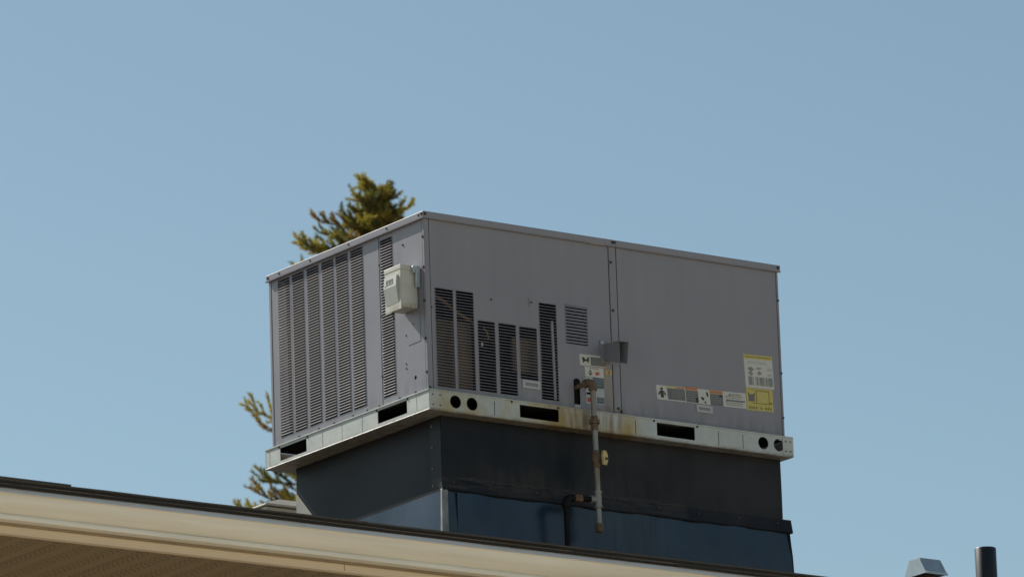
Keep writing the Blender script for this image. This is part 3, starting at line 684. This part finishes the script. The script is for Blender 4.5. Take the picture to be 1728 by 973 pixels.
it = [(M['bluep'], 0.40, 0.99, 0.0, 0.40), (M['white'], 0.0, 0.34, 0.40, 0.66), (M['green'], 0.03, 0.30, 0.58, 0.66), (M['red'], 0.07, 0.28, 0.78, 0.94), (M['bluep'], 0.58, 0.98, 0.74, 0.97)]
it += lines(T, 0.45, 0.95, 0.06, 0.36, 3, 0.3)+lines(T, 0.62, 0.95, 0.78, 0.94, 2, 0.3)+[(T, 0.06, 0.28, 0.44, 0.47), (T, 0.06, 0.28, 0.50, 0.53)]
label('lighting_instruction_label', (0.910, 0.2700), (1.0165, 0.2705), (0.911, 0.1405), (1.0165, 0.1450), M['lgrey'], it)
label('yellow_sticker', (1.030, 0.315), (1.066, 0.316), (1.030, 0.292), (1.066, 0.293), mat('faded_yellow_sticker', (0.42, 0.30, 0.13), 0.6, var=0.3, scale=90), [(M['dyel'], 0.4, 0.65, 0.2, 0.8)])
# --- flue vent hood
fh = MB(); xa, xb = 1.022, 1.056
yo = -0.118
def plate(q, t=0.0018):   # four points, thickness along normal
    a, b_, c, d_ = [Vector(p) for p in q]; n_ = (b_-a).cross(d_-a).normalized()*t
    fh.add([a, b_, c, d_, a+n_, b_+n_, c+n_, d_+n_], [(3, 2, 1, 0), (4, 5, 6, 7), (0, 1, 5, 4), (1, 2, 6, 5), (2, 3, 7, 6), (3, 0, 4, 7)])
plate([(xa, CY, 0.362), (xa, CY, 0.437), (xa-0.006, yo, 0.424), (xa-0.006, yo, 0.318)])
plate([(xb, CY, 0.362), (xb, CY, 0.437), (xb+0.010, yo-0.01, 0.424), (xb+0.004, yo, 0.318)])
plate([(xa, CY, 0.438), (xb, CY, 0.438), (xb+0.012, yo-0.008, 0.425), (xa-0.008, yo-0.002, 0.425)])
plate([(xa, CY, 0.360), (xb, CY, 0.360), (xb+0.002, -0.07, 0.334), (xa-0.002, -0.07, 0.334)])
fh.box(1.000, 1.092, CY-0.002, CY-0.0003, 0.345, 0.455)
hood = fh.build('flue_hood', M['paint_dark'], unit)
b = MB(); b.tube([(1.045, CY-0.01, 0.398), (1.045, CY-0.0025, 0.398)], 0.02, 16); b.build('flue_opening', M['void'], hood)
b = MB(); b.box(1.004, 1.018, CY-0.0048, CY-0.0022, 0.437, 0.452); b.build('sunlit_spot', M['galv2'], hood)  # small bright plate added for the sunlit spot on the hood flange
# gas inlet slot surround
b = MB(); b.box(0.839, 0.879, CY+0.0135, CY+0.016, 0.126, 0.25); b.build('slot_backing', M['void'], unit)
b = MB(); b.tube([(0.859, CY+0.0005, 0.236), (0.859, CY+0.0016, 0.236)], 0.0188, 20); b.build('slot_top', M['void'], unit)
b = MB(); b.box(0.842, 0.876, CY-0.001, CY+0.0018, 0.112, 0.128); b.build('slot_clip', M['lgrey'], unit)

# ------------------------------------------------------------------ gas pipe
PX, PY = 0.888, -0.072
gp = empty('gas_pipe', (PX, PY, -0.72), 'weathered grey gas pipe with shutoff valve dropping down the front of the unit', 'pipe')
def ln(z): return PX+(0.215-z)*0.012
b = MB(); b.tube([(0.859, 0.08, 0.214), (0.862, 0.0, 0.214), (0.872, -0.04, 0.218)], 0.0115, 16); b.build('inlet_stub', M['rust'], gp, smooth=True)
b = MB(); pts = []
for k in range(7):
    a = math.pi/2*k/6; pts.append((PX-0.013*(1-math.sin(a)), PY+0.022*(1-math.sin(a)), 0.222-0.026*(1-math.cos(a))))
b.tube(pts, 0.0185, 16); b.tube([(0.870, -0.030, 0.217), (0.876, -0.046, 0.220)], 0.0205, 16); b.tube([(PX, PY, 0.198), (PX, PY, 0.180)], 0.0205, 16); b.build('elbow', M['rust'], gp, smooth=True)
b = MB(); b.tube([(ln(0.2), PY, 0.2), (ln(-0.495), PY, -0.495)], 0.0134, 18); b.build('riser', M['pipe'], gp, smooth=True)
b = MB(); b.tube([(ln(0.058), PY, 0.058), (ln(0.040), PY, 0.040), (ln(0.0398), PY, 0.0398), (ln(0.020), PY, 0.020), (ln(0.0198), PY, 0.0198), (ln(-0.012), PY, -0.012)], [0.0165, 0.018, 0.0255, 0.0255, 0.018, 0.0165], 8); b.build('union', M['rust'], gp)
vx = ln(-0.145)
b = MB(); b.tube([(ln(-0.108), PY, -0.108), (ln(-0.125), PY, -0.125), (vx, PY, -0.13), (vx, PY, -0.165), (vx, PY, -0.17), (vx, PY, -0.19)], [0.0175, 0.0175, 0.021, 0.021, 0.0175, 0.0175], 12)
b.tube([(vx, PY, -0.147), (vx+0.012, PY-0.030, -0.147)], 0.010, 10)
val = b.build('valve', M['rust'], gp)
b = MB()
hp = [(-0.012, -0.055), (0.006, -0.058), (0.018, -0.02), (0.016, 0.012), (0.006, 0.038), (-0.010, 0.040), (-0.016, 0.01)]
hv = [(vx+0.018+q[0], PY-0.034+q[0]*0.2, -0.142+q[1]*0.72) for q in hp]; n = len(hv)
b.add(hv+[(x+0.004, y-0.012, z) for x, y, z in hv], [tuple(range(n)), tuple(reversed(range(n, 2*n)))]+[(i, n+i, n+(i+1) % n, (i+1) % n) for i in range(n)])
b.build('valve_handle', M['valve'], val, bevel=0.002)
b = MB(); b.tube([(vx+0.024, PY-0.04, -0.153), (vx+0.026, PY-0.053, -0.153)], 0.007, 8); b.build('handle_screw', M['rust'], val)
# tee with collars
b = MB(); b.tube([(ln(-0.302), PY, -0.302), (ln(-0.302), PY, -0.311), (ln(-0.3112), PY, -0.3112), (ln(-0.372), PY, -0.372), (ln(-0.3722), PY, -0.3722), (ln(-0.381), PY, -0.381)], [0.0205, 0.0205, 0.0172, 0.0172, 0.0205, 0.0205], 16)
b.tube([(ln(-0.34), PY, -0.343), (ln(-0.34)-0.034, PY+0.004, -0.343)], 0.0165, 14); b.tube([(ln(-0.34)-0.030, PY+0.004, -0.343), (ln(-0.34)-0.042, PY+0.005, -0.343)], 0.020, 14)
b.build('tee', M['pipe'], gp)
b = MB(); b.tube([(ln(-0.455), PY, -0.455), (ln(-0.458), PY, -0.458), (ln(-0.488), PY, -0.488), (ln(-0.497), PY, -0.497)], [0.017, 0.0185, 0.0185, 0.014], 8); b.build('cap', M['rust'], gp)
tx = ln(-0.34)
b = MB(); b.tube([(tx-0.03, PY+0.004, -0.343), (tx-0.15, PY+0.012, -0.346)], 0.0128, 14); b.build('branch', M['bpipe'], gp, smooth=True)
b = MB(); b.tube([(tx-0.088, PY+0.008, -0.3445), (tx-0.092, PY+0.008, -0.3445), (tx-0.126, PY+0.010, -0.3455), (tx-0.13, PY+0.010, -0.3455)], [0.015, 0.021, 0.019, 0.015], 8); b.build('bushing', M['brass'], gp)
b = MB(); ex = tx-0.175
pts = [(tx-0.135, PY+0.011, -0.346)]
for k in range(7):
    a = math.pi/2*k/6; pts.append((ex+0.03*(1-math.sin(a)), PY+0.013, -0.376+0.03*math.cos(a)))
b.tube(pts, 0.0185, 14); b.tube([(ex, PY+0.013, -0.366), (ex, PY+0.013, -0.392)], 0.021, 14); b.build('elbow', M['bpipe'], gp, smooth=True)
b = MB(); b.tube([(ex, PY+0.013, -0.38), (ex+0.002, PY+0.013, -0.74)], 0.0134, 14); b.build('riser', M['bpipe'], gp, smooth=True)

# ------------------------------------------------------------------ disconnect switch
ds = empty('disconnect_switch', (0.0, 0.14, 0.495), 'small beige electrical disconnect box on the louvred end of the unit', 'switch box')
dy0, dy1, dz0, dz1, dx = 0.071, 0.203, 0.498, 0.704, -0.080
b = MB(); b.box(dx, CX-0.0005, dy0+0.004, dy1-0.004, dz0+0.006, dz1-0.012); b.build('enclosure', M['beige'], ds, bevel=0.004)
b = MB(); b.box(dx-0.006, CX-0.001, dy0-0.001, dy1+0.004, dz1-0.022, dz1); b.box(dx-0.0045, dx-0.0003, dy0+0.002, dy1+0.002, dz0-0.006, dz1-0.0225)
cov = b.build('cover', M['beige'], ds, bevel=0.0025)
b = MB()   # wedge handle
ya, yb = dy0+0.022, dy1-0.008
q = [(dx-0.0046, dz1-0.045), (dx-0.014, dz1-0.048), (dx-0.019, dz1-0.098), (dx-0.0052, dz0+0.028), (dx-0.0046, dz0+0.026)]
n = len(q)
b.add([(x, ya, z) for x, z in q]+[(x, yb, z) for x, z in q], [tuple(range(n)), tuple(reversed(range(n, 2*n)))]+[(i, n+i, n+(i+1) % n, (i+1) % n) for i in range(n)])
hd = b.build('handle', M['beige2'], ds, bevel=0.0015)
# raised maker's plate with slanted strokes
def onface(y, z): # point on the upper handle face
    t = (dz1-0.048-z)/0.05; return dx-0.014-0.005*t-0.0008
b = MB()
def stroke(ya_, za_, yb_, zb_, t=0.0022):
    d_ = Vector((0, yb_-ya_, zb_-za_)); n_ = Vector((0, -d_.z, d_.y)).normalized()*t/2
    p = [Vector((0, ya_, za_))+n_, Vector((0, ya_, za_))-n_, Vector((0, yb_, zb_))-n_, Vector((0, yb_, zb_))+n_]
    lo = [(onface(v.y, v.z)+0.0014, v.y, v.z) for v in p]; hi = [(onface(v.y, v.z)-0.0010, v.y, v.z) for v in p]
    b.add(lo+hi, [(0, 1, 2, 3), (7, 6, 5, 4), (0, 4, 5, 1), (1, 5, 6, 2), (2, 6, 7, 3), (3, 7, 4, 0)])
yc, zc = (ya+yb)/2+0.004, dz1-0.072
for q in ((0.026, 0.011, -0.026, 0.011), (0.026, -0.011, -0.026, -0.011), (0.026, 0.011, 0.026, -0.011), (-0.026, 0.011, -0.026, -0.011),
          (0.013, 0.006, 0.018, -0.006), (0.006, 0.006, -0.006, 0.006), (0.000, 0.006, 0.004, -0.006), (-0.010, 0.006, -0.006, -0.006), (-0.010, 0.006, -0.018, 0.006), (-0.008, 0.0, -0.015, 0.0), (-0.006, -0.006, -0.013, -0.006), (0.04, -0.014, 0.027, -0.014)):
    stroke(yc+q[0], zc+q[1], yc+q[2], zc+q[3])
b.build('embossed_mark', M['tgrey'], hd)
b = MB(); b.box(-0.012, CX-0.001, dy0-0.020, dy0-0.006, 0.60, 0.70); b.box(-0.025, -0.012, dy0-0.016, dy0-0.003, 0.668, 0.700); b.tube([(-0.018, dy0-0.018, 0.690), (-0.018, dy0-0.001, 0.690)], 0.012, 10)
b.build('hasp', M['galv2'], ds, bevel=0.002)
b = MB(); b.tube([(0.0, dy0-0.006, 0.655), (0.0, dy0+0.004, 0.655)], 0.008, 8); b.build('hasp_bolt', M['screw'], ds)
b = MB(); pts = [(dx+0.01+0.0, 0.165+0.010*math.cos(a*math.pi/6), dz0-0.008+0.012*math.sin(a*math.pi/6)) for a in range(12)]
b.tube(pts+[pts[0]], 0.0025, 6); b.tube([(dx+0.01, 0.165, dz0-0.02), (dx+0.012, 0.158, dz0-0.035), (dx+0.01, 0.152, dz0-0.045)], 0.002, 6); b.tube([(dx+0.01, 0.165, dz0-0.018), (dx+0.016, 0.170, dz0-0.034)], 0.002, 6)
b.build('seal_wire', M['screw'], ds)

# ------------------------------------------------------------------ other things on the roof
rv = empty('roof_vent', (0.9, 2.5, roofz(2.5)), 'low pale beige box vent on the roof behind the left end of the curb', 'roof vent')
x0, x1, y0, y1, zt = 0.545, 1.30, 2.2, 2.325, 0.070
b = MB(); b.box(x0, x1, y0+0.01, y1, roofz(2.2)-0.05, zt-0.012); b.build('body', M['ventbox'], rv, bevel=0.004)
b = MB(); b.box(x0-0.012, x1+0.012, y0-0.004, y1+0.012, zt-0.010, zt)
b.hexa([(x0-0.012, y0-0.004, zt), (x1+0.012, y0-0.004, zt), (x1+0.012, y1+0.012, zt), (x0-0.012, y1+0.012, zt), (x0+0.11, y0+0.055, zt+0.042), (x1-0.10, y0+0.055, zt+0.042), (x1-0.10, y1-0.055, zt+0.042), (x0+0.11, y1-0.055, zt+0.042)])
b.build('cap', M['ventbox'], rv, bevel=0.003)
hv_ = empty('vent_hood', (3.59, 0.84, roofz(0.84)), 'small galvanised flue cowl on the roof at the bottom right', 'roof vent')
b = MB(); xl, xr = 3.522, 3.652; ty0, ty1, tz, bz = 0.80, 0.885, -0.190, -0.272
def slab(q, t=0.003):
    a, b_, c, d_ = [Vector(p) for p in q]; n_ = (b_-a).cross(d_-a).normalized()*t
    b.add([a, b_, c, d_, a+n_, b_+n_, c+n_, d_+n_], [(3, 2, 1, 0), (4, 5, 6, 7), (0, 1, 5, 4), (1, 2, 6, 5), (2, 3, 7, 6), (3, 0, 4, 7)])
slab([(xl, ty0-0.05, bz), (xr, ty0-0.05, bz), (xr, ty0, tz), (xl, ty0, tz)])
slab([(xr, ty1+0.04, bz), (xl, ty1+0.04, bz), (xl, ty1, tz), (xr, ty1, tz)])
slab([(xl, ty1+0.04, bz), (xl, ty0-0.05, bz), (xl, ty0, tz), (xl, ty1, tz)])
slab([(xr, ty0-0.05, bz), (xr, ty1+0.04, bz), (xr, ty1, tz), (xr, ty0, tz)])
slab([(xl, ty0, tz), (xr, ty0, tz), (xr, ty1, tz), (xl, ty1, tz)])
for (ya_, yb_) in ((ty0-0.054, ty0-0.047), (ty1+0.037, ty1+0.044)): b.box(xl-0.002, xr+0.002, ya_, yb_, bz-0.004, bz+0.008)
slab([(xl+0.0, ty1+0.039, bz-0.3), (xl+0.0, ty1+0.01, bz-0.3), (xl+0.0, ty1+0.01, bz), (xl+0.0, ty1+0.039, bz)])
b.build('cowl', M['galv2'], hv_)
b = MB(); b.tube([(3.585, 0.84, -0.60), (3.585, 0.84, -0.255)], 0.048, 20); b.build('flue', mat('brown_rusty_flue', (0.07, 0.045, 0.03), 0.5, metal=0.5, var=0.4, scale=20), hv_, smooth=True)
vp = empty('vent_pipe', (3.95, 0.8, roofz(0.8)), 'short black plumbing vent pipe at the bottom right corner', 'vent pipe')
b = MB(); pc = (3.951, 0.8); R0, R1 = 0.0545, 0.047; n = 32; zt, zb_ = -0.098, -0.62
vs = []
for (r, z) in ((R0, zb_), (R0, zt-0.003), (R0-0.002, zt), (R1+0.001, zt), (R1, zt-0.003), (R1, zb_)):
    for k in range(n): vs.append((pc[0]+r*math.cos(2*math.pi*k/n), pc[1]+r*math.sin(2*math.pi*k/n), z))
fs = [(j*n+k, j*n+(k+1) % n, (j+1)*n+(k+1) % n, (j+1)*n+k) for j in range(5) for k in range(n)]
b.add(vs, fs); b.build('pipe', M['abs'], vp, smooth=True)
b = MB(); b.tube([(pc[0], pc[1], roofz(0.8)-0.02), (pc[0], pc[1], roofz(0.8)+0.05), (pc[0], pc[1], roofz(0.8)+0.14)], [0.12, 0.07, 0.058], 24); b.build('flashing_boot', M['bpipe'], vp, smooth=True)

# ------------------------------------------------------------------ spruce behind
TB = Vector((9.96, 14.885, ZG)); TOPZ = 6.16
tree = empty('spruce_tree', TB, 'yellowish green spruce whose crown shows above and beside the unit', 'tree')
tr = random.Random(21)
b = MB(); tp = []
for k in range(15):
    t = k/14; tp.append((TB.x+0.03*math.sin(k*1.1), TB.y+0.03*math.cos(k*0.9), ZG+(TOPZ-0.12-ZG)*t))
b.tube(tp, [0.20*(1-k/14)**0.9+0.012 for k in range(15)], 10); b.build('trunk', M['bark'], tree, smooth=True)
left = -rt; fwd = Vector((fw.x, fw.y, 0)).normalized()
wood = MB(); ndl = MB()
def needles(p0, p1, dens, ln_, wd, mi):
    d = p1-p0; Lg = d.length
    if Lg < 1e-4: return
    d.normalize(); a = d.orthogonal().normalized(); c = d.cross(a)
    for _ in range(max(2, int(Lg*dens))):
        t = tr.random(); th = tr.uniform(0, 2*math.pi)
        out = (a*math.cos(th)+c*math.sin(th)); out.z += 0.25
        dirn = (out*0.85+d*tr.uniform(0.4, 1.0)).normalized()
        q = p0+(p1-p0)*t; side = dirn.cross(Vector((tr.uniform(-1, 1), tr.uniform(-1, 1), tr.uniform(-1, 1)))).normalized()*wd
        l = ln_*tr.uniform(0.7, 1.2)
        ndl.add([q-side, q+side, q+dirn*l], [(0, 1, 2)], mi if tr.random() < 0.75 else tr.choice((0, 1, 2)))
def twig(p, d, L_, dens, nl, wd, mi, r0):
    pts = [p]; q = p.copy(); dd = d.copy(); n = max(2, int(L_/0.06))
    for _ in range(n):
        dd = (dd+Vector((tr.uniform(-.2, .2), tr.uniform(-.2, .2), tr.uniform(-.12, .22)))).normalized()
        q = q+dd*(L_/n); pts.append(q.copy())
    wood.tube(pts, [r0*(1-0.7*k/n) for k in range(n+1)], 4, cap=False)
    for u_, v_ in zip(pts, pts[1:]): needles(u_, v_, dens, nl, wd, mi)
    return pts
ND = 760
azL = math.atan2(left.y, left.x)
def bough(z, az, L_, rise, fine=True, mi=None, keep=False):
    side_ = math.cos(az-azL)
    if fine and not keep: L_ = L_*(0.66+0.24*side_); rise = rise*(0.8+0.2*side_)
    p = Vector((TB.x, TB.y, z)); d = Vector((math.cos(az), math.sin(az), rise)).normalized()
    nseg = max(3, int(L_/0.075)) if fine else max(3, int(L_/0.3))
    step = L_/nseg; r0 = 0.006+0.010*L_
    pts = [p.copy()]; dd = d.copy()
    for k in range(nseg):
        dd = (dd+Vector((tr.uniform(-.12, .12), tr.uniform(-.12, .12), 0.10 if k > nseg*0.5 else -0.03))).normalized()
        p = p+dd*step; pts.append(p.copy())
    wood.tube(pts, [r0*(1-0.75*k/nseg) for k in range(nseg+1)], 5, cap=False)
    mi0 = mi if mi is not None else tr.choices((0, 1, 2), (5, 5, 1))[0]
    for k in range(1, nseg+1):
        t = k/nseg
        ax = (pts[k]-pts[k-1]).normalized(); sd = ax.cross(Vector((0, 0, 1))).normalized()
        if fine:
            if k > nseg*0.3: needles(pts[k-1], pts[k], ND, 0.030, 0.0030, mi0)
            for s in (-1, 1, 0):
                if t < 0.2 or tr.random() < 0.12: continue
                l = L_*(0.30*(1-t)+0.10)*tr.uniform(0.6, 1.15)+0.05
                d1 = (ax*tr.uniform(.4, 0.9)+sd*s*tr.uniform(.5, 1.0)+Vector((0, 0, tr.uniform(-.1, .5)+(0.6 if s == 0 else 0)))).normalized()
                tw = twig(pts[k], d1, l, ND, 0.030, 0.0030, mi0, 0.004)
                for q in tw[1:-1]:
                    if tr.random() < 0.9:
                        d2 = (d1+sd*tr.uniform(-.9, .9)+Vector((0, 0, tr.uniform(-.1, .7)))).normalized()
                        twig(q, d2, tr.uniform(0.03, 0.09), ND, 0.028, 0.0030, mi0 if tr.random() < 0.7 else 0, 0.003)
        else:
            for s in (-1, 1):
                l = L_*(0.30*(1-t)+0.10)*tr.uniform(0.6, 1.1)
                twig(pts[k], (ax+sd*s*0.8).normalized(), l, 55, 0.06, 0.012, mi0, 0.006)
def reach(zd): return 0.10+0.56*zd**0.75
# leaders at the blunt top
for k in range(9):
    twig(Vector((TB.x, TB.y, TOPZ-0.32-0.02*k)), Vector((0.55*left.x*tr.uniform(-1, 1)+0.25*tr.uniform(-1, 1), 0.55*left.y*tr.uniform(-1, 1)+0.25*tr.uniform(-1, 1), 1)).normalized(), tr.uniform(0.18, 0.27), 760, 0.028, 0.0030, tr.choice((0, 1)), 0.006)
zd = 0.10
while zd < 3.2:
    for _ in range(6 if zd < 1.0 else 3):
        az_ = tr.uniform(0, 2*math.pi)
        if zd > 1.2 and math.cos(az_-azL) > 0.0: continue
        bough(TOPZ-zd-tr.uniform(0, 0.05), az_, reach(zd)*tr.uniform(0.4, 0.98), tr.uniform(0.15, 0.75) if zd < 0.6 else tr.uniform(-0.05, 0.4))
    zd += 0.05 if zd < 1.0 else 0.085
# boughs that show to the left of the unit and along the roof
for (zd, a, L_, rs) in ((0.42, 0.15, 0.50, 0.25), (0.50, -0.3, 0.50, 0.3), (0.66, 0.1, 0.68, 0.22), (0.72, -0.15, 0.72, 0.12), (0.60, 0.3, 0.60, 0.1), (0.76, 0.25, 0.66, 0.0), (0.70, 0.0, 0.60, 0.35),
                        (1.86, 0.05, 1.06, 0.04), (1.84, -0.12, 1.0, 0.0), (2.30, 0.0, 1.02, 0.03), (2.50, 0.05, 1.16, 0.0), (2.46, -0.2, 1.05, 0.03), (2.48, 0.1, 0.80, 0.03)):
    bough(TOPZ-zd, azL+a, L_*0.95, rs, keep=True)
for (zd, a, L_, rs) in ((0.34, 0.1, 0.30, 0.5), (0.48, -0.2, 0.34, 0.2), (0.42, 0.3, 0.42, 0.2)):
    bough(TOPZ-zd, azL+math.pi+a, L_*0.8, rs, keep=True)
zd = 3.2
while zd < 12.5:
    for _ in range(4):
        bough(TOPZ-zd-tr.uniform(0, 0.2), tr.uniform(0, 2*math.pi), (1.15+0.17*(zd-3.2))*tr.uniform(0.7, 1.05), tr.uniform(-0.2, 0.15), fine=False)
    zd += 0.24
wood.build('limbs', M['bark'], tree)
cr = ndl.build('crown', M['needle'], tree)
cr['kind'] = 'stuff'
